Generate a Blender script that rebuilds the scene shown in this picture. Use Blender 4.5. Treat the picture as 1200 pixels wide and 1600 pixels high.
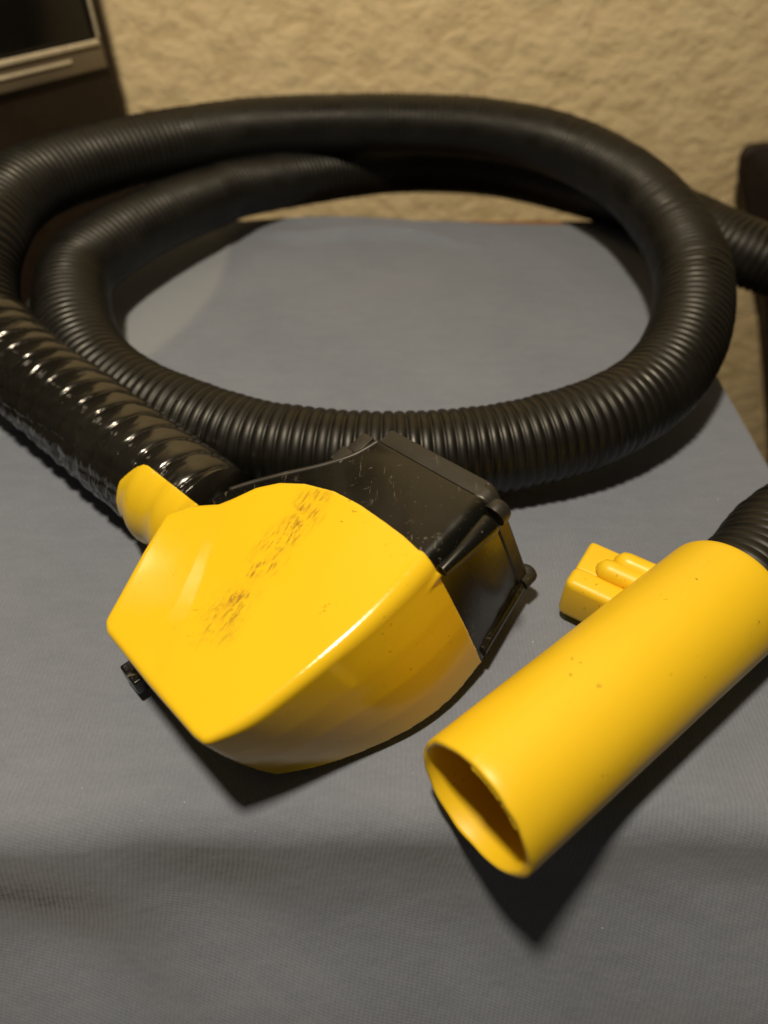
import bpy, bmesh, math, random
from mathutils import Vector, Matrix, noise
random.seed(4)
for o in list(bpy.data.objects): bpy.data.objects.remove(o)
S = bpy.context.scene
COL = S.collection
R = math.radians

# ------------------------------------------------------------------ camera
CAM = Vector((0, 0, .22)); TH = R(46); F = 1060.0          # focal length in pixels of a 1200 x 1600 picture
cd = bpy.data.cameras.new('camera'); cam = bpy.data.objects.new('camera', cd); COL.objects.link(cam)
cam.location = CAM; cam.rotation_euler = (R(90) - TH, 0, 0)
cd.sensor_fit = 'VERTICAL'; cd.sensor_height = 36; cd.lens = 36 * F / 1600
cd.clip_start = .01; cd.clip_end = 50
cd.dof.use_dof = True; cd.dof.focus_distance = .232; cd.dof.aperture_fstop = 6.2
S.camera = cam
# ------------------------------------------------------------------ room light
W = bpy.data.worlds.new('World'); S.world = W; W.use_nodes = True
bg = W.node_tree.nodes['Background']; bg.inputs[0].default_value = (1, .84, .62, 1); bg.inputs[1].default_value = .046
ld = bpy.data.lights.new('ceiling_lamp', 'POINT'); lamp = bpy.data.objects.new('ceiling_lamp', ld); COL.objects.link(lamp)
lamp.location = (-.085, .085, .68); ld.energy = 19.5; ld.color = (1, .84, .60); ld.shadow_soft_size = .030
S.view_settings.view_transform = 'Standard'; S.view_settings.look = 'None'
S.view_settings.exposure = 0; S.view_settings.gamma = 1
S.render.engine = 'CYCLES'; S.cycles.max_bounces = 12; S.cycles.diffuse_bounces = 8

# ------------------------------------------------------------------ geometry helpers
FW = Vector((0, math.cos(TH), -math.sin(TH))); DN = Vector((0, -math.sin(TH), -math.cos(TH)))
def ray(px, py): return FW + Vector(((px - 600) / F, 0, 0)) + DN * ((py - 800) / F)
def at_d(px, py, d): return CAM + ray(px, py) * d
def at_z(px, py, z=0.0):
    r = ray(px, py); return CAM + r * ((z - CAM.z) / r.z)
def at_y(px, py, y):
    r = ray(px, py); return CAM + r * (y / r.y)

def link(name, me, mat=None, parent=None, kind=None, label=None, smooth=True, sharp=None):
    o = bpy.data.objects.new(name, me); COL.objects.link(o)
    if mat: me.materials.append(mat)
    if smooth:
        for p in me.polygons: p.use_smooth = True
        if sharp: me.set_sharp_from_angle(angle=R(sharp))
    if parent:
        o.parent = parent
        me.transform(Matrix.Translation(-parent_origin(parent)))
    if kind: o['kind'] = kind
    if label: o['label'] = label
    return o
def parent_origin(p):
    v = p.location.copy()
    while p.parent: p = p.parent; v += p.location
    return v
def thing(name, loc, label, cat, group=None):
    o = bpy.data.objects.new(name, None); COL.objects.link(o); o.location = loc
    o.empty_display_size = .02
    o['label'] = label; o['category'] = cat
    if group: o['group'] = group
    return o
def mesh(name, vs, fs):
    me = bpy.data.meshes.new(name); me.from_pydata([tuple(v) for v in vs], [], fs); me.update(); return me
def bm_mesh(bm, name):
    bmesh.ops.recalc_face_normals(bm, faces=bm.faces[:])
    me = bpy.data.meshes.new(name); bm.to_mesh(me); bm.free(); return me
def box(bm, c, ax, hx, bevel=0.0, seg=3):
    """box of half sizes hx along the three axes ax about c"""
    vs = [bm.verts.new(c + ax[0] * (hx[0] * i) + ax[1] * (hx[1] * j) + ax[2] * (hx[2] * k)) for i in (-1, 1) for j in (-1, 1) for k in (-1, 1)]
    fs = [bm.faces.new([vs[i] for i in q]) for q in ((0,1,3,2),(4,6,7,5),(0,4,5,1),(2,3,7,6),(0,2,6,4),(1,5,7,3))]
    if bevel:
        es = list({e for f in fs for e in f.edges})
        bmesh.ops.bevel(bm, geom=es, offset=bevel, segments=seg, profile=.5, affect='EDGES')
def boxo(name, lo, hi, mat, parent=None, bevel=0.0, **k):
    bm = bmesh.new(); lo = Vector(lo); hi = Vector(hi)
    box(bm, (lo + hi) / 2, (Vector((1,0,0)), Vector((0,1,0)), Vector((0,0,1))), (hi - lo) / 2, bevel)
    return link(name, bm_mesh(bm, name), mat, parent, sharp=40, **k)
def cr(pts, n=24):
    """Catmull-Rom through tuples"""
    out = []
    P = [pts[0]] + list(pts) + [pts[-1]]
    for i in range(1, len(P) - 2):
        a, b, c, d = P[i-1:i+3]
        for k in range(n):
            t = k / n
            out.append(tuple(.5 * (2*b[j] + (c[j]-a[j])*t + (2*a[j]-5*b[j]+4*c[j]-d[j])*t*t + (3*b[j]-a[j]-3*c[j]+d[j])*t**3) for j in range(len(b))))
    out.append(tuple(P[-2])); return out
def frames(path):
    """arc lengths and parallel frames of a polyline of Vectors"""
    T = [(path[min(i+1, len(path)-1)] - path[max(i-1, 0)]).normalized() for i in range(len(path))]
    N = [T[0].orthogonal().normalized()]
    up = Vector((0, 0, 1)); n0 = up - T[0] * up.dot(T[0])
    if n0.length > .1: N[0] = n0.normalized()
    for i in range(1, len(path)):
        n = N[-1] - T[i] * N[-1].dot(T[i]); N.append(n.normalized())
    s = [0]
    for i in range(1, len(path)): s.append(s[-1] + (path[i] - path[i-1]).length)
    return s, T, N
def resample(path, extra, step_list):
    """positions along the polyline at the given arc lengths"""
    s, T, N = frames(path); out = []; j = 0
    for d in step_list:
        while j < len(s) - 2 and s[j+1] < d: j += 1
        t = (d - s[j]) / max(1e-9, s[j+1] - s[j])
        out.append((path[j].lerp(path[j+1], t), T[j].lerp(T[j+1], t).normalized(), N[j].lerp(N[j+1], t).normalized(), extra[j] + (extra[j+1] - extra[j]) * t))
    return out
def sweep(name, rings, rad, nseg, closed_ends=True):
    """rings: (pos, tangent, normal, ...); rad(i, angle) -> radius"""
    vs = []; fs = []
    for i, q in enumerate(rings):
        p, t, n = q[:3]; b = t.cross(n)
        for k in range(nseg):
            a = 2 * math.pi * k / nseg; r = rad(i, a)
            vs.append(p + n * (r * math.cos(a)) + b * (r * math.sin(a)))
    for i in range(len(rings) - 1):
        for k in range(nseg):
            k2 = (k + 1) % nseg
            fs.append((i*nseg+k, i*nseg+k2, (i+1)*nseg+k2, (i+1)*nseg+k))
    if closed_ends:
        fs.append(tuple(range(nseg-1, -1, -1))); m = (len(rings)-1)*nseg; fs.append(tuple(range(m, m+nseg)))
    return mesh(name, vs, fs)

# ------------------------------------------------------------------ materials
class NT:
    def __init__(s, name):
        s.m = bpy.data.materials.new(name); s.m.use_nodes = True; s.t = s.m.node_tree
        s.b = s.t.nodes['Principled BSDF']; s.tc = s.t.nodes.new('ShaderNodeTexCoord')
    def n(s, ty, ins=None, **k):
        q = s.t.nodes.new(ty)
        for a, v in k.items(): setattr(q, a, v)
        for a, v in (ins or {}).items():
            if isinstance(v, bpy.types.NodeSocket): s.t.links.new(v, q.inputs[a])
            else: q.inputs[a].default_value = v
        return q
    def math(s, op, a, b=None, c=None, clamp=False):
        ins = {0: a}
        if b is not None: ins[1] = b
        if c is not None: ins[2] = c
        return s.n('ShaderNodeMath', ins, operation=op, use_clamp=clamp).outputs[0]
    def noise(s, vec, scale, detail=3, rough=.5, dist=0):
        return s.n('ShaderNodeTexNoise', {'Vector': vec, 'Scale': scale, 'Detail': detail, 'Roughness': rough, 'Distortion': dist}).outputs['Fac']
    def ramp(s, fac, lo, hi, a=0.0, b=1.0):
        return s.n('ShaderNodeMapRange', {'Value': fac, 'From Min': lo, 'From Max': hi, 'To Min': a, 'To Max': b}).outputs[0]
    def mix(s, fac, a, b):
        q = s.n('ShaderNodeMix', data_type='RGBA')
        for i, v in ((0, fac), (6, a), (7, b)):
            if isinstance(v, bpy.types.NodeSocket): s.t.links.new(v, q.inputs[i])
            else: q.inputs[i].default_value = v if i == 0 else (*v, 1)
        return q.outputs[2]
    def mapping(s, vec, loc=(0,0,0), rot=(0,0,0), scale=(1,1,1)):
        return s.n('ShaderNodeMapping', {'Vector': vec, 'Location': loc, 'Rotation': rot, 'Scale': scale}).outputs[0]
    def bump(s, h, strength, dist, normal=None):
        ins = {'Height': h, 'Strength': strength, 'Distance': dist}
        if normal: ins['Normal'] = normal
        return s.n('ShaderNodeBump', ins).outputs[0]
    def set(s, **k):
        names = dict(col='Base Color', rough='Roughness', metal='Metallic', normal='Normal', coat='Coat Weight', coatr='Coat Roughness', spec='Specular IOR Level', sheen='Sheen Weight', sss='Subsurface Weight', ior='IOR')
        for a, v in k.items():
            i = s.b.inputs[names[a]]
            if isinstance(v, bpy.types.NodeSocket): s.t.links.new(v, i)
            elif a == 'col': i.default_value = (*v, 1)
            else: i.default_value = v
        return s.m

def mat_yellow(name, scuffs=None, rough=.26, specks=.5, gloss=.5):
    q = NT(name); o = q.tc.outputs['Object']
    big = q.noise(o, 14, 2)
    col = q.mix(q.ramp(big, .3, .7), (.85, .560, .014), (.88, .592, .020))
    # tiny dark nicks
    nk = q.noise(o, 420, 2, .6); pos = q.noise(q.mapping(o, (3, 1, 2)), 45, 1)
    nick = q.math('MULTIPLY', q.ramp(nk, .66, .72), q.ramp(pos, .56, .66))
    col = q.mix(q.math('MULTIPLY', nick, specks), col, (.25, .10, .006))
    if scuffs:
        (c, ang, ln, wd) = scuffs
        v = q.mapping(o, rot=(0, 0, 0), loc=(-c[0], -c[1], 0)); v = q.n('ShaderNodeVectorRotate', {'Vector': v, 'Angle': -ang}, rotation_type='Z_AXIS').outputs[0]
        sp = q.n('ShaderNodeSeparateXYZ', {0: v})
        wob = q.math('MULTIPLY', q.math('SUBTRACT', q.noise(o, 50, 2), .5), .008)
        yy = q.math('ABSOLUTE', q.math('ADD', sp.outputs[1], wob)); xx = q.math('ABSOLUTE', sp.outputs[0])
        band = q.math('MULTIPLY', q.ramp(yy, wd, wd * .2), q.ramp(xx, ln, ln * .7))
        st = q.noise(q.mapping(v, rot=(0, 0, R(14)), scale=(190, 820, 300)), 1.0, 4, .72)
        cl = q.noise(v, 170, 3, .6)
        scr = q.math('MULTIPLY', q.math('MULTIPLY', q.ramp(st, .47, .62), q.ramp(cl, .40, .56)), band)
        ghost = q.math('MULTIPLY', q.ramp(q.noise(v, 120, 4, .7), .42, .7), q.math('MULTIPLY', band, .35))
        # fainter scattered marks over the rest of the face
        col = q.mix(ghost, col, (.62, .30, .02))
        col = q.mix(q.math('MULTIPLY', scr, .85), col, (.27, .125, .025))
    fine = q.noise(o, 60, 3); micro = q.noise(q.mapping(o, scale=(200, 900, 400)), 1.0, 3)
    r = q.math('ADD', q.ramp(fine, .3, .7, rough - .05, rough + .06), q.math('MULTIPLY', q.ramp(micro, .6, .75), .06))
    nb = q.bump(q.noise(o, 90, 2), .05, .002)
    if scuffs:      # soft moulded step running down the left of the top face
        ov = Vector((0, .30, 0)); a_, b_ = onT(338, 812) - ov, onT(238, 1075) - ov
        d_ = Vector((b_.x - a_.x, b_.y - a_.y)).normalized(); n_ = Vector((-d_.y, d_.x))
        so = q.n('ShaderNodeSeparateXYZ', {0: o})
        dist = q.math('ADD', q.math('ADD', q.math('MULTIPLY', so.outputs[0], n_.x), q.math('MULTIPLY', so.outputs[1], n_.y)), -(a_.x * n_.x + a_.y * n_.y))
        dist = q.math('ADD', dist, q.math('MULTIPLY', q.math('SUBTRACT', q.noise(o, 25, 1), .5), .006))
        stp = q.n('ShaderNodeMapRange', {'Value': dist, 'From Min': -.0035, 'From Max': .0035}, interpolation_type='SMOOTHSTEP').outputs[0]
        nb = q.bump(stp, .35, .0009, nb)
    return q.set(col=col, rough=r, normal=nb, spec=.5, coat=gloss, coatr=.05)

def mat_black(name, base=(.012, .011, .009), rough=.3, scratch=0.0, coat=.0, grime=.3, bump=.08, spec=.5, coatr=.12):
    q = NT(name); o = q.tc.outputs['Object']
    dust = q.noise(o, 35, 4, .6)
    col = q.mix(q.math('MULTIPLY', q.ramp(dust, .5, .75), grime), base, tuple(b * 2.2 + .012 for b in base))
    if scratch:
        v = q.mapping(o, rot=(0, 0, R(35)), scale=(500, 90, 200)); v2 = q.mapping(o, rot=(0, 0, R(-50)), scale=(130, 520, 200))
        s1 = q.ramp(q.noise(v, 1, 3, .7), .60, .70); s2 = q.ramp(q.noise(v2, 1, 3, .7), .61, .71)
        pa = q.ramp(q.noise(o, 70, 2), .48, .62)
        sc = q.math('MULTIPLY', q.math('MAXIMUM', s1, s2), pa)
        sp = q.math('MULTIPLY', q.ramp(q.noise(o, 1100, 1), .74, .78), .6)
        col = q.mix(q.math('MULTIPLY', q.math('MAXIMUM', sc, sp), scratch), col, (.20, .18, .15))
    r = q.ramp(q.noise(o, 50, 3, .6), .3, .7, rough * .8, rough * 1.3)
    nb = q.bump(q.noise(o, 160, 3), bump, .001)
    return q.set(col=col, rough=r, normal=nb, coat=coat, coatr=coatr, spec=spec)

M = {}
M['hose'] = mat_black('hose_rubber', (.0050, .0047, .0038), .42, grime=.25, spec=.42)
M['sleeve'] = mat_black('sleeve_film', (.010, .009, .007), .18, coat=.4, grime=.3, bump=.10)
M['black'] = mat_black('black_moulding', (.0045, .0045, .0035), .25, scratch=.9, grime=.10, bump=.02, spec=.5, coat=.15, coatr=.22)
M['lid'] = mat_black('black_matt_moulding', (.020, .018, .015), .42, scratch=.3, grime=.4)
M['tube'] = mat_yellow('yellow_tube_plastic', rough=.40, specks=.9, gloss=.0)

def mat_cloth():
    q = NT('knit_cloth'); uv = q.tc.outputs['UV']
    warp = q.noise(uv, 22, 2); w2 = q.noise(uv, 160, 2)
    sp = q.n('ShaderNodeSeparateXYZ', {0: uv}); u, v = sp.outputs[0], sp.outputs[1]
    # the ribs lean where the cloth falls over the front edge
    lean = q.math('MULTIPLY', q.math('MINIMUM', q.math('SUBTRACT', v, .083), 0), -.16)
    uu = q.math('ADD', q.math('ADD', u, lean), q.math('ADD', q.math('MULTIPLY', warp, .004), q.math('MULTIPLY', w2, .0006)))
    rib = q.math('SINE', q.math('MULTIPLY', uu, 2 * math.pi / .00165))
    st = q.math('SINE', q.math('ADD', q.math('MULTIPLY', v, 2 * math.pi / .0011), q.math('MULTIPLY', u, 2 * math.pi / .0033)))
    fz = q.noise(q.mapping(uv, scale=(1, .6, 1)), 900, 3, .7)
    h = q.math('ADD', q.math('ADD', rib, q.math('MULTIPLY', st, .4)), q.math('MULTIPLY', fz, 2.2))
    tone = q.math('ADD', q.math('MULTIPLY', q.noise(uv, 9, 4, .6), .6), q.math('MULTIPLY', q.noise(q.mapping(uv, scale=(1, 3, 1)), 60, 4, .7), .4))
    col = q.mix(q.ramp(tone, .36, .64), (.180, .208, .280), (.226, .255, .335))
    col = q.mix(q.ramp(rib, -1, 1, .11, 0), col, (.12, .13, .15))
    col = q.mix(q.ramp(fz, .35, .65, .18, 0), col, (.10, .11, .12))
    # pale lint
    lint = q.ramp(q.noise(uv, 700, 1), .80, .83)
    col = q.mix(q.math('MULTIPLY', lint, .6), col, (.7, .7, .7))
    # inside of the garment showing at the neck opening, upper left
    cx, cy, cr_ = NECK
    dx = q.math('SUBTRACT', u, cx); dy = q.math('SUBTRACT', v, cy)
    dd = q.math('SQRT', q.math('ADD', q.math('MULTIPLY', dx, dx), q.math('MULTIPLY', dy, dy)))
    ins = q.ramp(dd, cr_ + .003, cr_ - .003)
    col = q.mix(q.math('MULTIPLY', ins, .55), col, (.30, .33, .38))
    nb = q.bump(h, .2, .00020)
    nb = q.bump(q.noise(uv, 26, 4, .6), .4, .004, nb)
    return q.set(col=col, rough=.85, normal=nb, sheen=.25, spec=.25)

def mat_wall():
    q = NT('stucco_wall'); o = q.tc.outputs['Object']
    v = q.mapping(o, scale=(1, 1, 1.35))
    a = q.noise(v, 40, 5, .58, .25); b = q.noise(v, 130, 3, .6, .2)
    ridge = q.ramp(a, .36, .64)
    h = q.math('ADD', q.math('MULTIPLY', ridge, 1.0), q.math('MULTIPLY', b, .35))
    tone = q.noise(o, 5, 3)
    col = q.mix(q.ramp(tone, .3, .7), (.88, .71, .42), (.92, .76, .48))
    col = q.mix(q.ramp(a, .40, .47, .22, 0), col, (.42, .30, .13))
    nb = q.bump(h, .6, .0035)
    return q.set(col=col, rough=.8, normal=nb, spec=.3)
def mat_plain(name, col, rough=.5, metal=0.0, grain=0.0, **k):
    q = NT(name); o = q.tc.outputs['Object']
    c2 = tuple(c * .75 for c in col)
    n = q.noise(q.mapping(o, scale=(6, 60, 60)) if grain else o, 4 if grain else 30, 4, .6)
    c = q.mix(q.ramp(n, .3, .7), c2, col)
    return q.set(col=c, rough=q.ramp(q.noise(o, 80, 3), .3, .7, rough * .85, rough * 1.15), metal=metal, **k)

# ------------------------------------------------------------------ the setting
WALL_Y = .72
me = mesh('wall', [(-3, WALL_Y, -.75), (3, WALL_Y, -.75), (3, WALL_Y, 2.0), (-3, WALL_Y, 2.0), (-3, WALL_Y+.1, -.75), (3, WALL_Y+.1, -.75), (3, WALL_Y+.1, 2.0), (-3, WALL_Y+.1, 2.0)],
          [(0,1,2,3), (5,4,7,6), (4,5,1,0), (3,2,6,7), (4,0,3,7), (1,5,6,2)])
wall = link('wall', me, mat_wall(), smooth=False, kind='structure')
me = mesh('floor', [(-3, -2, -.752), (3, -2, -.752), (3, WALL_Y+.1, -.752), (-3, WALL_Y+.1, -.752)], [(0,1,2,3)])
link('floor', me, mat_plain('dark_floor', (.10, .07, .045), .6, grain=1), smooth=False, kind='structure')

# ------------------------------------------------------------------ table and cloth
wood = mat_plain('brown_wood', (.46, .20, .05), .45, grain=1)
TX0, TX1, TY0, TY1 = -.226, .1815, .105, .5205
tb = thing('table', (-.02, .3, -.75), 'brown wooden table edge showing behind the grey-blue cloth', 'table')
boxo('table_top', (TX0, TY0, -.024), (TX1, TY1 + .008, -.0016), wood, tb, .0015)
for x in (TX0 + .04, TX1 - .04):
    for y in (TY0 + .04, TY1 - .04):
        boxo('leg', (x - .02, y - .02, -.75), (x + .02, y + .02, -.0245), wood, tb, .002)

pts = [at_z(*p) for p in ((350, 352), (348, 430), (310, 500), (236, 556))]
def circ(a, b, c):
    ax, ay, bx, by, cx, cy = a.x, a.y, b.x, b.y, c.x, c.y
    d = 2 * (ax*(by-cy) + bx*(cy-ay) + cx*(ay-by))
    ux = ((ax*ax+ay*ay)*(by-cy) + (bx*bx+by*by)*(cy-ay) + (cx*cx+cy*cy)*(ay-by)) / d
    uy = ((ax*ax+ay*ay)*(cx-bx) + (bx*bx+by*by)*(ax-cx) + (cx*cx+cy*cy)*(bx-ax)) / d
    return ux, uy, math.hypot(ax-ux, ay-uy)
NECK = circ(pts[0], pts[1], pts[3])
print('NECK', NECK)

def cloth():
    # profile: along the table top, round the front edge and down; u = x, v = arc position
    fold = .086          # where the flat part ends
    rad = .014
    top_th = R(73)
    vs = []; fs = []; uvs = []
    xs = [TX0 - .004 + i * (TX1 + .004 - TX0 + .004) / 260 for i in range(261)]
    prof = []
    y = TY1 - .0005; prof.append((y + .0006, -.010, 0)); prof.append((y + .0004, -.002, 0))
    n = 200
    for i in range(n + 1): prof.append((y + (fold - y) * i / n, 0, 0))
    for i in range(1, 22):
        a = top_th * i / 21; prof.append((fold - rad * math.sin(a), -rad * (1 - math.cos(a)), 1))
    y1, z1, _ = prof[-1]; L = .26
    for i in range(1, 90):
        q = min(1, (L * i / 89) / .06); a = top_th - R(24) * q * q * (3 - 2 * q)
        y1 -= math.cos(a) * L / 89; z1 -= math.sin(a) * L / 89; prof.append((y1, z1, 1))
    arc = [0]
    for i in range(1, len(prof)): arc.append(arc[-1] + math.hypot(prof[i][0]-prof[i-1][0], prof[i][1]-prof[i-1][1]))
    i0 = 2; a0 = arc[i0]
    wl = [at_z(*p) for p in ((395, 372), (470, 379), (560, 371), (640, 372), (700, 384), (760, 392))]
    for j, (py_, pz, k) in enumerate(prof):
        v = y - (arc[j] - a0)
        for x in xs:
            px, yy, zz = x, py_, pz
            w = noise.noise(Vector((x * 9, v * 7, 0))) * .0009 + noise.noise(Vector((x * 30, v * 26, 3))) * .00035
            flat = min(1, max(0, (v - .05) / .05))
            if j >= 2: zz += w * (.6 + .4 * flat) 
            # crease near the back edge
            for a, b, wt in zip(wl, wl[1:], (.6, 1, 1, .8, .5)):
                if a.x <= x < b.x:
                    t = (x - a.x) / (b.x - a.x); yc = a.y + (b.y - a.y) * t
                    d = (v - yc) / .0075
                    e = min(1, (x - wl[0].x) / .03, (wl[-1].x - x) / .04)
                    zz += .0048 * max(0, e) * math.exp(-(d - .9) ** 2) - .0010 * max(0, e) * math.exp(-(d + .6) ** 2)
            # the neck seam
            dn = (math.hypot(x - NECK[0], v - NECK[1]) - NECK[2])
            zz += .0009 * math.exp(-(dn / .0022) ** 2) + .0006 * math.exp(-((dn - .012) / .002) ** 2)
            # soft waves on the hanging part
            if v < fold + .012:
                g = min(1, (fold + .012 - v) / .05)
                wv = noise.noise(Vector((x * 7 + 2.6, v * 13, 7))) * .011 + noise.noise(Vector((x * 18, v * 22 + x * 10, 1))) * .0038
                wv += .012 * max(0, min(1, (x - .02) / .09)) * (1 - math.exp(-((fold - v) / .03))) if v < fold else 0
                yy -= wv * g; zz += wv * .25 * g
            # the back edge runs unevenly, pulled over the wood in the middle
            be = math.exp(-((TY1 - v) / .018) ** 2)
            mid = math.exp(-((x + .035) / .075) ** 2)
            yy += be * (.0075 * mid - .002 + .0012 * noise.noise(Vector((x * 28, 0, 4))))
            zz += be * .0030 * mid * (1 if j > 1 else .4)
            vs.append((px, yy, zz)); uvs.append((x, v))
    nx = len(xs)
    for j in range(len(prof) - 1):
        for i in range(nx - 1): fs.append((j*nx+i, (j+1)*nx+i, (j+1)*nx+i+1, j*nx+i+1))
    me = mesh('cloth', vs, fs)
    ul = me.uv_layers.new(name='UVMap')
    for lp in me.loops: ul.data[lp.index].uv = uvs[lp.vertex_index]
    o = link('cloth', me, mat_cloth())
    so = o.modifiers.new('thickness', 'SOLIDIFY'); so.thickness = .0012; so.offset = -1
    o['label'] = 'pale grey-blue ribbed knit cloth spread flat under the coiled hose and yellow fittings'; o['category'] = 'cloth'
    return o
cloth()

# ------------------------------------------------------------------ the hose with its fittings (one thing)
vac = thing('vacuum_hose', (0, .30, 0), 'coiled black corrugated hose with a yellow tube end and a yellow and black nozzle', 'vacuum hose')
HR = .020
ctrl = [  # px, py, z, radius, pitch
 (60, 594, .029, .0200, .0046), (6, 547, .034, .0200, .0046), (-28, 495, .044, .0200, .0046), (-38, 432, .055, .020, .0043), (-24, 370, .066, .020, .0042),
 (8, 318, .071, .0200, .0042), (76, 275, .072, .020, .0042), (220, 234, .067, .020, .0042), (400, 202, .059, .020, .0042), (560, 193, .056, .020, .0042),
 (700, 196, .056, .020, .0042), (800, 208, .056, .020, .0042), (890, 233, .055, .020, .0042), (980, 282, .051, .020, .0042), (1042, 345, .048, .020, .0042),
 (1074, 400, .046, .020, .0042), (1084, 455, .043, .020, .0042), (1072, 530, .036, .020, .0042), (1025, 602, .030, .020, .0043), (935, 658, .027, .020, .0044),
 (810, 695, .024, .020, .0046), (700, 710, .023, .020, .0048), (600, 714, .023, .020, .0051), (500, 708, .023, .020, .0052), (395, 692, .023, .020, .0050),
 (290, 658, .024, .020, .0047), (215, 624, .025, .020, .0046), (155, 580, .028, .020, .0044), (120, 520, .032, .020, .0043), (112, 458, .035, .020, .0042),
 (126, 418, .036, .020, .0042), (180, 376, .037, .020, .0042), (254, 338, .036, .020, .0042), (325, 311, .033, .020, .0042), (400, 288, .029, .020, .0042), (600, 262, .014, .020, .0042),
 (760, 265, .014, .020, .0042), (900, 292, .016, .020, .0042), (1030, 330, .021, .020, .0042), (1145, 386, .024, .020, .0042)]
cw = [(*at_z(c[0], c[1], c[2]), c[3], c[4]) for c in ctrl]
MOUTH = at_d(742, 1261, .1875); TEND = at_d(1131, 932, .2445)
tdir = (TEND - MOUTH).normalized()
tail = [TEND - tdir * .012, TEND + tdir * .02, TEND + tdir * .055 + Vector((0, .004, .001))]
cw += [(.262, .395, .020, .02, .0042), (.305, .345, .018, .02, .0043), (.302, .285, .020, .02, .0044), (.255, .235, .028, .02, .0045)]
cw += [(*p, .0190, .0046) for p in reversed(tail)]
smp = cr(cw, 20)
path = [Vector(p[:3]) for p in smp]; pit = [p[4] for p in smp]; rad_ = [p[3] for p in smp]
s_, _, _ = frames(path)
# phase by integrating 1 / pitch
steps = [0.0]; j = 0
SPR = 8
while steps[-1] < s_[-1]:
    while j < len(s_) - 2 and s_[j+1] < steps[-1]: j += 1
    steps.append(steps[-1] + pit[j] / SPR * (1 + .09 * noise.noise(Vector((steps[-1] * 24, 3, 1)))))
steps = steps[:-1]
rings = resample(path, rad_, steps)
jit = [random.uniform(-1, 1) for _ in range(len(rings) // SPR + 2)]
def hose_r(i, a):
    ph = (i % SPR) / SPR; c = abs(math.sin(math.pi * ph)) ** .62
    return rings[i][3] * 1.0 - .0012 * (1 - c) + .00016 * jit[i // SPR] + .0004 * noise.noise(rings[i][0] * 22)
link('corrugated_hose', sweep('corrugated_hose', rings, hose_r, 56), M['hose'], vac)

# film-covered grip sleeve
gp = [at_z(-22, 512, .041), at_z(8, 549, .0345), at_z(60, 594, .030), at_z(115, 637, .028), at_z(170, 681, .0265), at_z(230, 729, .025), at_z(285, 772, .0235), at_z(330, 808, .0220)]
gpath = [Vector(p) for p in cr([tuple(p) for p in gp], 16)]
gs, gT, gN = frames(gpath)
ns = 560
gr = resample(gpath, [0] * len(gpath), [gs[-1] * i / ns for i in range(ns + 1)])
SL = gs[-1]; PITCH = .0112
LOOSE = 2.0
def sleeve_r(i, a):
    s = SL * i / ns
    ph = (s / PITCH + a / (2 * math.pi) + .12 * noise.noise(Vector((math.cos(a) * 1.5, math.sin(a) * 1.5, s * 60)))) % 1.0
    band = abs(math.sin(math.pi * ph)) ** .27
    loose = max(0, .25 + .75 * math.cos(a - LOOSE))         # slacker, more wrinkled underside
    p = Vector((math.cos(a) * .03 * 90, math.sin(a) * .03 * 90, s * 230))
    wr = noise.noise(p) * .0006 + noise.noise(p * 2.3) * .0003
    cre = -abs(noise.noise(Vector((a * 3.2, s * 420, 5)))) * .0008
    r = .0229 - .0021 * (1 - band) + wr * (.12 + 1.0 * loose) + cre * (.12 + loose)
    r += .00055 * min(1, loose * 1.5) * 1.7 * (abs(math.sin(a * 9 + s * 60)) ** .4 - .6)
    if i < 6: r -= (6 - i) * .0003
    return r
link('grip_sleeve', sweep('grip_sleeve', gr, sleeve_r, 150), M['sleeve'], vac, label='glossy wrinkled black film sleeve behind the yellow nozzle')

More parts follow.
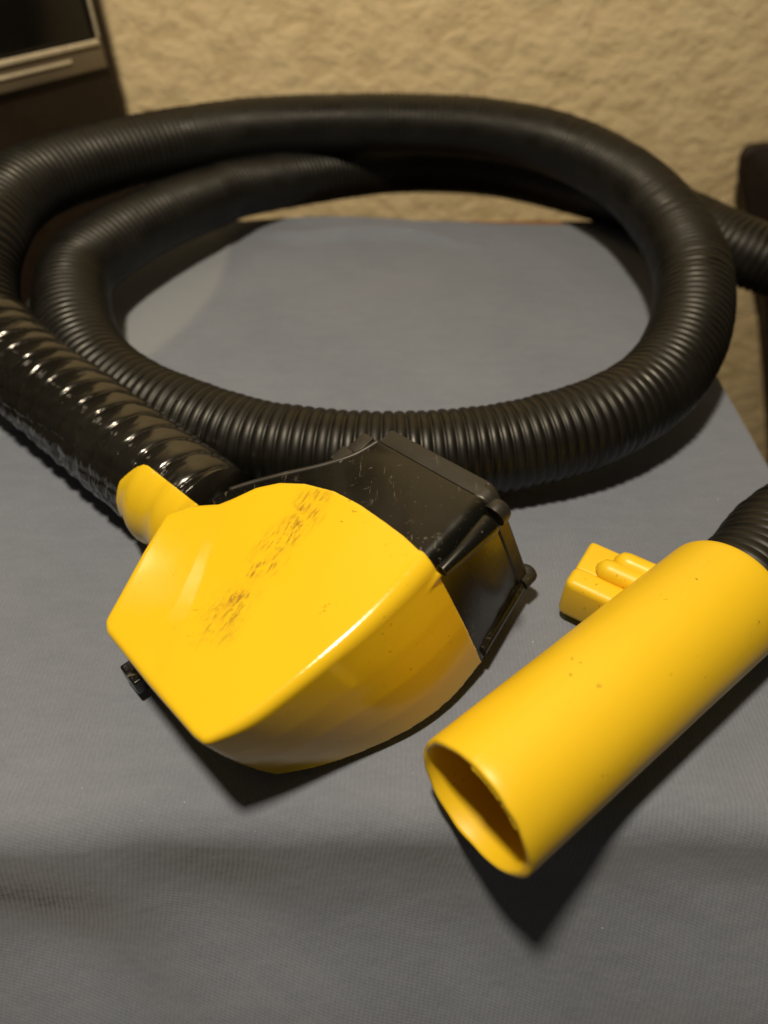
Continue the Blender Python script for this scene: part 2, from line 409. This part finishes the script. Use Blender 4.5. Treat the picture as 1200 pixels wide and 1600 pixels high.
# ---- nozzle: plane of its top face
PD, PA, PE = at_z(315, 1155, .048), at_z(655, 862, .066), at_z(165, 972, .0425)
N = (PA - PD).cross(PE - PD).normalized()
if N.z < 0: N = -N
def onT(px, py, lift=0.0):
    r = ray(px, py); return CAM + r * ((PD - CAM).dot(N) / r.dot(N)) + N * lift
HAX = (onT(745, 770) - PA).normalized()           # along the box, away from the yellow shell
SO = HAX.cross(N)
if SO.dot(Vector((1, -1, 0))) < 0: SO = -SO
SO.normalize()
def prism(bm, ctl, n_sub, lift=0.0, rseg=6, mid=4, bulge=0.0):
    """ctl: (px, py, r, bottom) or (Vector, r, bottom); bottom = depth along -N or a world point.
    rounded upper edge, side wall down to the bottom outline"""
    P = []
    for c in ctl:
        ov = c[-1] if c[-1] in ('side', 'fwd', 'bk') else None
        if ov: c = c[:-1]
        if isinstance(c[0], Vector): p, r, b = c
        else: p, r, b = onT(c[0], c[1], lift), c[2], c[3]
        P.append((p, r, b, {'side': SO, 'fwd': HAX, 'bk': -HAX, None: None}[ov]))
    nC = len(P); T_ = []
    for i in range(nC):
        a, b = P[i], P[(i + 1) % nC]
        for k in range(n_sub):
            t = k / n_sub
            T_.append((a, b, t))
    cen = sum((p[0] for p in P), Vector()) / nC
    top = [a[0].lerp(b[0], t) for a, b, t in T_]
    # winding
    area = sum((top[i] - cen).cross(top[(i+1) % len(top)] - cen).dot(N) for i in range(len(top)))
    sg = 1 if area > 0 else -1
    m = len(top); rings_ = []
    outs = []
    for i in range(m):
        e = (top[(i + 1) % m] - top[i - 1]).normalized(); o_ = e.cross(N) * sg
        a, b, t = T_[i]
        if t == 0 and a[3]: o_ = a[3]
        elif a[3] and b[3]: o_ = a[3].lerp(b[3], t)
        outs.append(o_)
    bot = []
    for i, (a, b, t) in enumerate(T_):
        r = a[1] + (b[1] - a[1]) * t
        def bp(c): return c[2] if isinstance(c[2], Vector) else c[0] - N * c[2]
        bot.append(bp(a).lerp(bp(b), t))
    for k in range(rseg + 1):
        ph = math.pi / 2 * k / rseg
        ring = []
        for i, (a, b, t) in enumerate(T_):
            r = a[1] + (b[1] - a[1]) * t
            ring.append(top[i] + outs[i] * (r * math.sin(ph)) - N * (r * (1 - math.cos(ph))))
        rings_.append(ring)
    for k in range(1, mid + 1):
        t = k / mid
        rings_.append([rings_[rseg][i].lerp(bot[i], t) + outs[i] * (bulge * math.sin(math.pi * t)) for i in range(m)])
    V = [[bm.verts.new(p) for p in rg] for rg in rings_]
    for k in range(len(V) - 1):
        for i in range(m):
            i2 = (i + 1) % m; bm.faces.new((V[k][i], V[k][i2], V[k+1][i2], V[k+1][i]))
    f1 = bm.faces.new(V[0]); f2 = bm.faces.new(list(reversed(V[-1])))
    bmesh.ops.triangulate(bm, faces=[f1, f2])
def smooth_ctl(c):
    return c
def remesh(o, vox, it=6):
    m = o.modifiers.new('moulded', 'REMESH'); m.mode = 'VOXEL'; m.voxel_size = vox; m.use_smooth_shade = True
    s = o.modifiers.new('soft', 'SMOOTH'); s.factor = .5; s.iterations = it

noz = bpy.data.objects.new('nozzle', None)   # placeholder replaced below (kept out of the scene)
bpy.data.objects.remove(noz)

# yellow shell
B_ = lambda x, y, z: at_z(x, y, z)
shell_ctl = [
 (320, 1149, .0020, B_(432, 1211, .003)), (383, 1112, .0032, B_(500, 1198, .003)), (467, 1046, .0038, B_(575, 1172, .004)), (550, 974, .0046, B_(650, 1135, .005)),
 (606, 917, .0054, B_(708, 1090, .006)), (655, 862, .0060, B_(754, 1034, .009), 'side'),
 (653, 860, .0005, .058, 'fwd'), (628, 838, .0008, .056, 'fwd'), (600, 817, .0008, .054), (560, 789, .0008, .05), (520, 768, .0008, .046), (475, 757, .0010, .044),
 (435, 757, .0018, .040), (400, 765, .0022, .038), (365, 782, .0026, .034), (340, 792, .0026, .032), (318, 793, .0024, .030),
 (296, 794, .0020, .028), (262, 806, .002, .027), (238, 846, .0020, .026), (226, 866, .0020, .026),
 (196, 921, .0020, .026), (170, 968, .0020, .027), (172, 980, .0020, .028), (240, 1062, .0022, .036), (306, 1140, .0018, B_(415, 1203, .003))]
flat = [tuple(onT(c[0], c[1])) + (c[2],) + tuple(c[3]) for c in shell_ctl[:6]]
fine_ = [(Vector(c[:3]), c[3], Vector(c[4:7])) for c in cr(flat, 6)]
fine_[-1] = fine_[-1] + ('side',)
shell_ctl = fine_ + shell_ctl[6:]
bm = bmesh.new(); prism(bm, shell_ctl, 3, bulge=.0010)
# cradle that grips the sleeve
ax = (gpath[-1] - gpath[-34]).normalized()
def cradle(bm, s0, s1, r0, r1, a0, a1):
    vs_ = {}; ns_, na = 16, 26
    e = gpath[-1]
    V = -ray(250, 790).normalized(); vp = (V - ax * V.dot(ax)).normalized(); up = ax.cross(vp)
    if up.y < 0: up = -up
    for i in range(ns_ + 1):
        s = s0 + (s1 - s0) * i / ns_
        c = e - ax * s
        q = abs(2 * i / ns_ - 1)
        # rounded far end
        t = max(0, (s - (s1 - .010)) / .010); sh = t * t * .35
        for j in range(na + 1):
            a = (a0 + sh) + (a1 - sh * 1.5 - a0 - sh) * j / na
            for k, r in enumerate((r0, r1)):
                rr = r + (.0008 * math.sin(s * 400) if k else 0) - (.0012 * t * t if k else 0) + (.0010 * max(0, 1 - s / .014) ** 2 if k else 0)
                vs_[i, j, k] = bm.verts.new(c + vp * (rr * math.cos(a)) + up * (rr * math.sin(a)))
    for i in range(ns_):
        for j in range(na):
            bm.faces.new((vs_[i,j,1], vs_[i+1,j,1], vs_[i+1,j+1,1], vs_[i,j+1,1]))
            bm.faces.new((vs_[i,j,0], vs_[i,j+1,0], vs_[i+1,j+1,0], vs_[i+1,j,0]))
        for j in (0, na): bm.faces.new((vs_[i,j,0], vs_[i+1,j,0], vs_[i+1,j,1], vs_[i,j,1]))
    for j in range(na):
        for i in (0, ns_): bm.faces.new((vs_[i,j,0], vs_[i,j+1,0], vs_[i,j+1,1], vs_[i,j,1]))
cradle(bm, -.012, .030, .0205, .0247, R(-125), R(-1))
# boss that tapers into the side wall beside the seam
def cone(bm, p0, p1, r0, r1, n=20, round_end=0):
    t = (p1 - p0).normalized(); u = t.orthogonal().normalized(); w = t.cross(u)
    rs = [(p0, r0 * .55), (p0 + t * r0 * .25, r0 * .9), (p0 + t * r0 * .6, r0)] if round_end else [(p0, r0)]
    rs.append((p1, r1)); V = []
    for c, r in rs: V.append([bm.verts.new(c + u * (r * math.cos(2*math.pi*k/n)) + w * (r * math.sin(2*math.pi*k/n))) for k in range(n)])
    for i in range(len(V) - 1):
        for k in range(n): bm.faces.new((V[i][k], V[i][(k+1) % n], V[i+1][(k+1) % n], V[i+1][k]))
    bm.faces.new(V[-1]); bm.faces.new(list(reversed(V[0])))
sideO = (PA - onT(560, 789)).normalized(); sideO = (HAX.cross(N)); 
if sideO.dot(Vector((1, -1, 0))) < 0: sideO = -sideO
def side_pt(px, py, lift=0.0):
    """point on the plane of the box's right-hand side wall"""
    p0 = PA + sideO * .0060 - N * .006; nn = ((B_(752, 1034, .009) - p0).cross(HAX)).normalized()
    if nn.dot(sideO) < 0: nn = -nn
    r = ray(px, py); return CAM + r * ((p0 - CAM).dot(nn) / r.dot(nn)) + nn * lift
cone(bm, side_pt(686, 896, -.0010), side_pt(654, 946, -.0004), .0021, .0003)
bmesh.ops.recalc_face_normals(bm, faces=bm.faces[:])
M['shell'] = None
c_ = onT(415, 880); c_l = c_ - Vector((0, .30, 0))
e0, e1 = onT(500, 765), onT(320, 1000); dv = e1 - e0
M['shell'] = mat_yellow('yellow_shell_plastic', (((e0 + e1) / 2 - Vector((0, .30, 0)))[:], math.atan2(dv.y, dv.x), dv.length * .56, .0085), rough=.17, specks=.5, gloss=.22)
shell = link('yellow_shell', bm_mesh(bm, 'yellow_shell'), M['shell'], vac, label='glossy yellow shell of the nozzle with dark scuff marks on top')
remesh(shell, .0005, 11)

# black housing under and behind the shell
H0, G0 = onT(742, 773, -.0006), onT(591, 689, -.0006)
BA, BH = at_z(756, 1026, .010), at_z(813, 921, .010)
dBH = BH - BA
hs = [(onT(600, 909, -.002) - (HAX.cross(N) if HAX.cross(N).x > 0 else -HAX.cross(N)) * .003, .003, BA - dBH * .5 + Vector((-.006, .004, 0))), (onT(649, 868, -.0007), .0052, BA - dBH * .06, 'side'), (655, 862, .0055, BA, 'side'), (H0, .0055, BH, 'side'), (H0 + (G0 - H0) * .01, .0003, .062, 'fwd'), (G0, .0003, .052, 'fwd'),
      (572, 701, .0006, .050), (545, 713, .0006, .048), (500, 727, .0006, .046), (440, 741, .0008, .042), (390, 755, .0010, .036), (350, 768, .0012, .030), (335, 778, .0012, .028),
      (350, 830, .0010, .028), (430, 900, .0010, .040), (520, 930, .0010, .046)]
bm = bmesh.new(); prism(bm, hs, 3, lift=-.0007, mid=3)
housing = link('black_housing', bm_mesh(bm, 'black_housing'), M['black'], vac, sharp=35, label='scratched glossy black box section of the nozzle')
# lid ring beyond a thin gap
g = .0007; Ld = .0062
off = lambda v, d, s=0.0: v + HAX * d + sideO * s
dwn = lambda v: v
gh = (G0 - H0)
lid_ctl = [(off(H0, g, .0004), .0057, off(BH, g, .0006), 'side'), (off(H0, Ld - .0012, .0003), .0056, off(BH, Ld - .0012, .0004), 'side'), (off(H0, Ld, -.0004) - N * .0004, .0052, off(BH, Ld, -.0006), 'side'), (off(H0, Ld, 0) + gh * .01, .0012, .062, 'fwd'), (off(G0, Ld, 0), .0012, .054, 'fwd'), (off(G0, g, 0), .0003, .052, 'bk'), (off(H0, g, 0) + gh * .01, .0003, .062, 'bk')]
bm = bmesh.new(); prism(bm, lid_ctl, 5, mid=3)
lid = link('lid', bm_mesh(bm, 'lid'), M['lid'], vac, sharp=35, label='matt black end lid of the nozzle')
# dark core that fills the gap
bm = bmesh.new()
prism(bm, [(off(H0, -.004, -.0008) - N * .0008, .0050, off(BH, -.004, -.001)), (off(H0, .003, -.0008) - N * .0008, .0050, off(BH, .003, -.001)), (off(G0, .003, .001) - N * .0008, .0006, .050), (off(G0, -.004, .001) - N * .0008, .0006, .050)], 4, mid=2)
link('gasket', bm_mesh(bm, 'gasket'), M['hose'], housing, sharp=35)
# screw bosses along the side
def boss(px0, py0, px1, py1, r0, r1, lift, name='screw_boss', par=None, m='black'):
    bm = bmesh.new(); cone(bm, side_pt(px0, py0, lift), side_pt(px1, py1, lift), r0, r1, 24, 1)
    link(name, bm_mesh(bm, name), M[m], par or housing, sharp=40)
boss(768, 812, 690, 892, .0042, .0020, .0002)
boss(785, 788, 769, 806, .0044, .0043, .0003, par=lid, m='lid')
bm = bmesh.new(); cone(bm, BH + N * .0030 - SO * .0012, BA + N * .0026 - SO * .0016, .0034, .0026, 24)
link('bottom_bead', bm_mesh(bm, 'bottom_bead'), M['black'], housing, sharp=40)
bm = bmesh.new(); cone(bm, BH + HAX * .0084 + N * .0034 - SO * .0010, BH + HAX * .0008 + N * .0032 - SO * .0010, .0042, .0040, 24, 1)
link('screw_boss', bm_mesh(bm, 'screw_boss'), M['lid'], lid, sharp=40)
# shallow side panel frame
# rim and clips behind the housing
rim_px = [(591, 686), (570, 699), (545, 711), (500, 725), (440, 739), (390, 752), (350, 765)]
rp = [onT(x, y, -.0012) for x, y in rim_px]
back = Vector((-HAX.y, HAX.x, 0)); bk = (G0 - H0).normalized()
bm = bmesh.new()
rr = resample([Vector(p) for p in cr([tuple(p) for p in rp], 8)], [0]*(8*6+1), [i * .001 for i in range(int((frames([Vector(p) for p in cr([tuple(p) for p in rp], 8)])[0][-1]) / .001))])
link('rim', sweep('rim', rr, lambda i, a: .0011, 10), M['lid'], housing)
for (x, y), sx in (((562, 690), .0045), ((533, 708), .0035)):
    bm = bmesh.new(); c = onT(x, y, -.0045); box(bm, c, (HAX, bk, N), (sx, .0028, .0040), .0006)
    link('clip', bm_mesh(bm, 'clip'), M['lid'], housing, sharp=40)
# underside feet
for (x, y), hx in (((196, 1021), (.0060, .0030, .0024)), ((210, 1046), (.0052, .0066, .0036))):
    c = at_z(x + 18, y, .0085); bm = bmesh.new()
    d = (PD - PE).normalized(); d.z *= .3; d.normalize(); w = Vector((0,0,1)).cross(d)
    box(bm, c, (d, w, d.cross(w)), hx, .0008)
    link('foot', bm_mesh(bm, 'foot'), M['black'], housing, sharp=40)

# ---- yellow tube end
Lt = (TEND - MOUTH).length; RT = .0214; RE = .0230; WT = .0027
u_ = Vector((0, 0, 1)); u_ = (u_ - tdir * u_.dot(tdir)).normalized(); w_ = tdir.cross(u_)
prof = [(-.0, RT - WT + .0003), (-.0006, RT - WT * .8), (-.0009, RT - WT * .5), (-.0006, RT - .0004), (0, RT - .0001)]
outer = [(Lt * t, RT + (RE - RT) * t) for t in [i / 40 for i in range(1, 40)]] + [(Lt - .0012, RE - .0001), (Lt - .0004, RE - .0004), (Lt, RE - .0011), (Lt, HR - .003)]
inner = [(Lt - .006, HR - .003), (Lt - .02, RT - WT - .001), (Lt * .5, RT - WT - .0004), (.012, RT - WT), (.004, RT - WT)]
prof = prof + outer + inner
vs = []; fs = []; NS = 160
def pix(p):
    q = p - CAM; d = q.dot(FW); return 600 + F * q.x / d, 800 + F * q.dot(DN) / d
def ang_at(px, py, s, r):
    return min((i * math.pi / 360 for i in range(720)), key=lambda a: (lambda e: (e[0]-px)**2 + (e[1]-py)**2)(pix(MOUTH + tdir * s + u_ * (r * math.cos(a)) + w_ * (r * math.sin(a)))))
SEAM = round(ang_at(738, 1183, 0, RT) / (2 * math.pi) * NS) % NS
for (s, r) in prof:
    for k in range(NS):
        a = 2 * math.pi * k / NS
        rr_ = r + (.00016 if k == SEAM and 0 <= s < Lt * .97 and r > RT - .0003 else 0)
        if 0 <= s < Lt * .98 and r > RT - .0003: rr_ += .00012 * noise.noise(Vector((math.cos(a) * 2, math.sin(a) * 2, s * 30)))
        q = .00035 * noise.noise(Vector((math.cos(a) * 3, math.sin(a) * 3, 9))) if s <= 0 else 0
        vs.append(MOUTH + tdir * (s + q) + u_ * (rr_ * math.cos(a)) + w_ * (rr_ * math.sin(a)))
m = len(prof)
for i in range(m):
    for k in range(NS):
        k2 = (k + 1) % NS; i2 = (i + 1) % m
        fs.append((i*NS+k, i*NS+k2, i2*NS+k2, i2*NS+k))
tube = link('yellow_tube', mesh('yellow_tube', vs, fs), M['tube'], vac, sharp=50, label='open yellow plastic tube end with a squared latch on its side')
# moulding flash inside the mouth
def ang_pt(s, a, r): return MOUTH + tdir * s + u_ * (r * math.cos(a)) + w_ * (r * math.sin(a))
best = None
bm = bmesh.new()
A0, A1 = ang_at(735, 1192, 0, RT), ang_at(814, 1300, 0, RT)
if A1 - A0 > math.pi: A1 -= 2 * math.pi
if A0 - A1 > math.pi: A0 -= 2 * math.pi
for i in range(30):
    pass
n = 40; ring = []
for i in range(n + 1):
    a = A0 + (A1 - A0) * i / n; j_ = .0004 * noise.noise(Vector((i * .9, 0, 0)))
    ring.append([bm.verts.new(ang_pt(s, a, r)) for s, r in ((-.0006, RT - WT + .0010), (-.0009 + j_, RT - WT - .0001), (-.0003 + j_, RT - WT - .0012), (.0030, RT - WT + .0006))])
for i in range(n):
    for k in range(4): bm.faces.new((ring[i][k], ring[i][(k+1)%4], ring[i+1][(k+1)%4], ring[i+1][k]))
bm.faces.new(ring[0]); bm.faces.new(list(reversed(ring[-1])))
link('moulding_lip', bm_mesh(bm, 'moulding_lip'), M['tube'], tube, sharp=40)
# latch block with two rounded ribs
K1 = at_z(882, 908, .0235); K2 = at_z(1000, 963, .0235); oo = (K1 - K2); oo.z = 0; oo.normalize()
ww = tdir - oo * tdir.dot(oo); ww.z = 0; ww.normalize(); zz = Vector((0, 0, 1))
bm = bmesh.new(); LW = .0105
box(bm, K1 - oo * .018 + ww * (LW / 2) - zz * .0098, (oo, ww, zz), (.018, LW / 2, .0098), .0030, 5)
box(bm, K1 - oo * .018 + ww * (LW + .0075) - zz * .0105, (oo, ww, zz), (.0175, .0085, .0088), .0018, 5)
latch = link('latch', bm_mesh(bm, 'latch'), M['tube'], tube, sharp=60)
for k, (px, py, hh) in enumerate(((928, 882, .0245), (956, 871, .0245))):
    p = at_z(px, py, hh); bm = bmesh.new()
    ringp = resample([p - oo * .001, p - oo * .038], [0, 0], [i * .037 / 16 for i in range(17)])
    def rr__(i, a): 
        d = i * .037 / 16; R0 = .0043
        return R0 * (math.sqrt(max(.05, 1 - (1 - min(1, d / R0)) ** 2)))
    link('rib', sweep('rib', ringp, rr__, 24), M['tube'], latch)

# ------------------------------------------------------------------ background furniture
CY = .655
er = at_y(194, 180, CY)                      # right front vertical edge of the cabinet
ti = at_y(150, 64, CY - .012)
tl = at_z(0, 98, ti.z)
fd = (tl - ti); fd.z = 0; fd.normalize()     # front face runs this way (to the left and nearer)
bd = Vector((-fd.y, fd.x, 0)); 
if bd.y < 0: bd = -bd
# keep its back corner off the wall
Zt = Vector((0, 0, 1))
E0 = Vector((er.x, er.y, 0)) 
cab = thing('cabinet', (E0 + fd * .2 - Vector((0, 0, .75))), 'dark brown cabinet with a metal-framed black glass panel at upper left', 'cabinet')
depth_ = .010
def cbox(name, a0, a1, z0, z1, d0, d1, mat, par, bev=.001, **k):
    bm = bmesh.new(); c = E0 + fd * ((a0 + a1) / 2) + bd * ((d0 + d1) / 2) + Zt * ((z0 + z1) / 2)
    box(bm, c, (fd, bd, Zt), ((a1 - a0) / 2, (d1 - d0) / 2, (z1 - z0) / 2), bev)
    return link(name, bm_mesh(bm, name), mat, par, sharp=40, **k)
print('cabinet edge', E0, 'trim', ti, 'dir', fd)
fin = at_y(187, 100, CY)
zf = fin.z; a_in = (Vector((ti.x, ti.y, 0)) - E0).dot(fd); a_fr = (Vector((fin.x, fin.y, 0)) - E0).dot(fd)
darkwood = mat_plain('dark_brown_laminate', (.020, .012, .007), .5, grain=1)
bronze = mat_plain('worn_bronze_metal', (.26, .215, .155), .4, .4)
bright = mat_plain('bright_metal_trim', (.95, .86, .68), .28, .35)
glass = mat_plain('black_glass', (.010, .010, .009), .12)
cbox('body', 0, .45, -.75, .62, .0, depth_, darkwood, cab, .002)
fr0 = max(a_fr, .008); zi = ti.z
door = cbox('door_frame', fr0, .44, zf, zf + .018, -.006, -.0005, bronze, cab, label='bronze metal frame round the black glass')
cbox('frame_side', fr0, a_in - .002, zf + .0182, .58, -.006, -.0005, bronze, door)
cbox('trim', a_in, .43, zi - .002, zi + .002, -.009, -.0062, bright, door, .0012)
cbox('trim', a_in + .028, .43, zi - .010, zi - .0075, -.008, -.0062, bright, door, .0008)
cbox('trim', a_in - .0022, a_in + .0003, zi + .0022, .58, -.008, -.0062, bright, door, .0008)
cbox('glass', a_in + .0005, .43, zf + .0184, .58, -.0045, -.0007, glass, door, .0005)

# dark rounded furniture piece at the right edge
ch = thing('dark_chair', (.62, .68, -.75), 'dark brown rounded chair back blurred at the right edge against the wall', 'chair')
pl = [at_y(x, y, .68) for x, y in ((1200, 228), (1172, 230), (1160, 246), (1156, 275), (1166, 335), (1194, 480), (1204, 620), (1212, 780))]
xr = .86
brown = mat_plain('dark_brown_upholstery', (.022, .013, .008), .6)
front = [Vector((xr, .68, pl[0].z))] + pl + [Vector((xr, .68, pl[-1].z))]
bm = bmesh.new()
f_ = [bm.verts.new(p) for p in front]; b_ = [bm.verts.new(p + Vector((0, .012, 0))) for p in front]
bm.faces.new(f_); bm.faces.new(list(reversed(b_)))
for i in range(len(f_)): bm.faces.new((f_[i], b_[i], b_[(i+1) % len(f_)], f_[(i+1) % len(f_)]))
bmesh.ops.bevel(bm, geom=bm.edges[:], offset=.004, segments=3, profile=.5, affect='EDGES')
link('backrest', bm_mesh(bm, 'backrest'), brown, ch, sharp=60)
zb = pl[-1].z
for lx in (pl[-1].x + .01, xr - .035):
    boxo('leg', (lx, .681, -.75), (lx + .02, .691, zb - .001), brown, ch, .004)
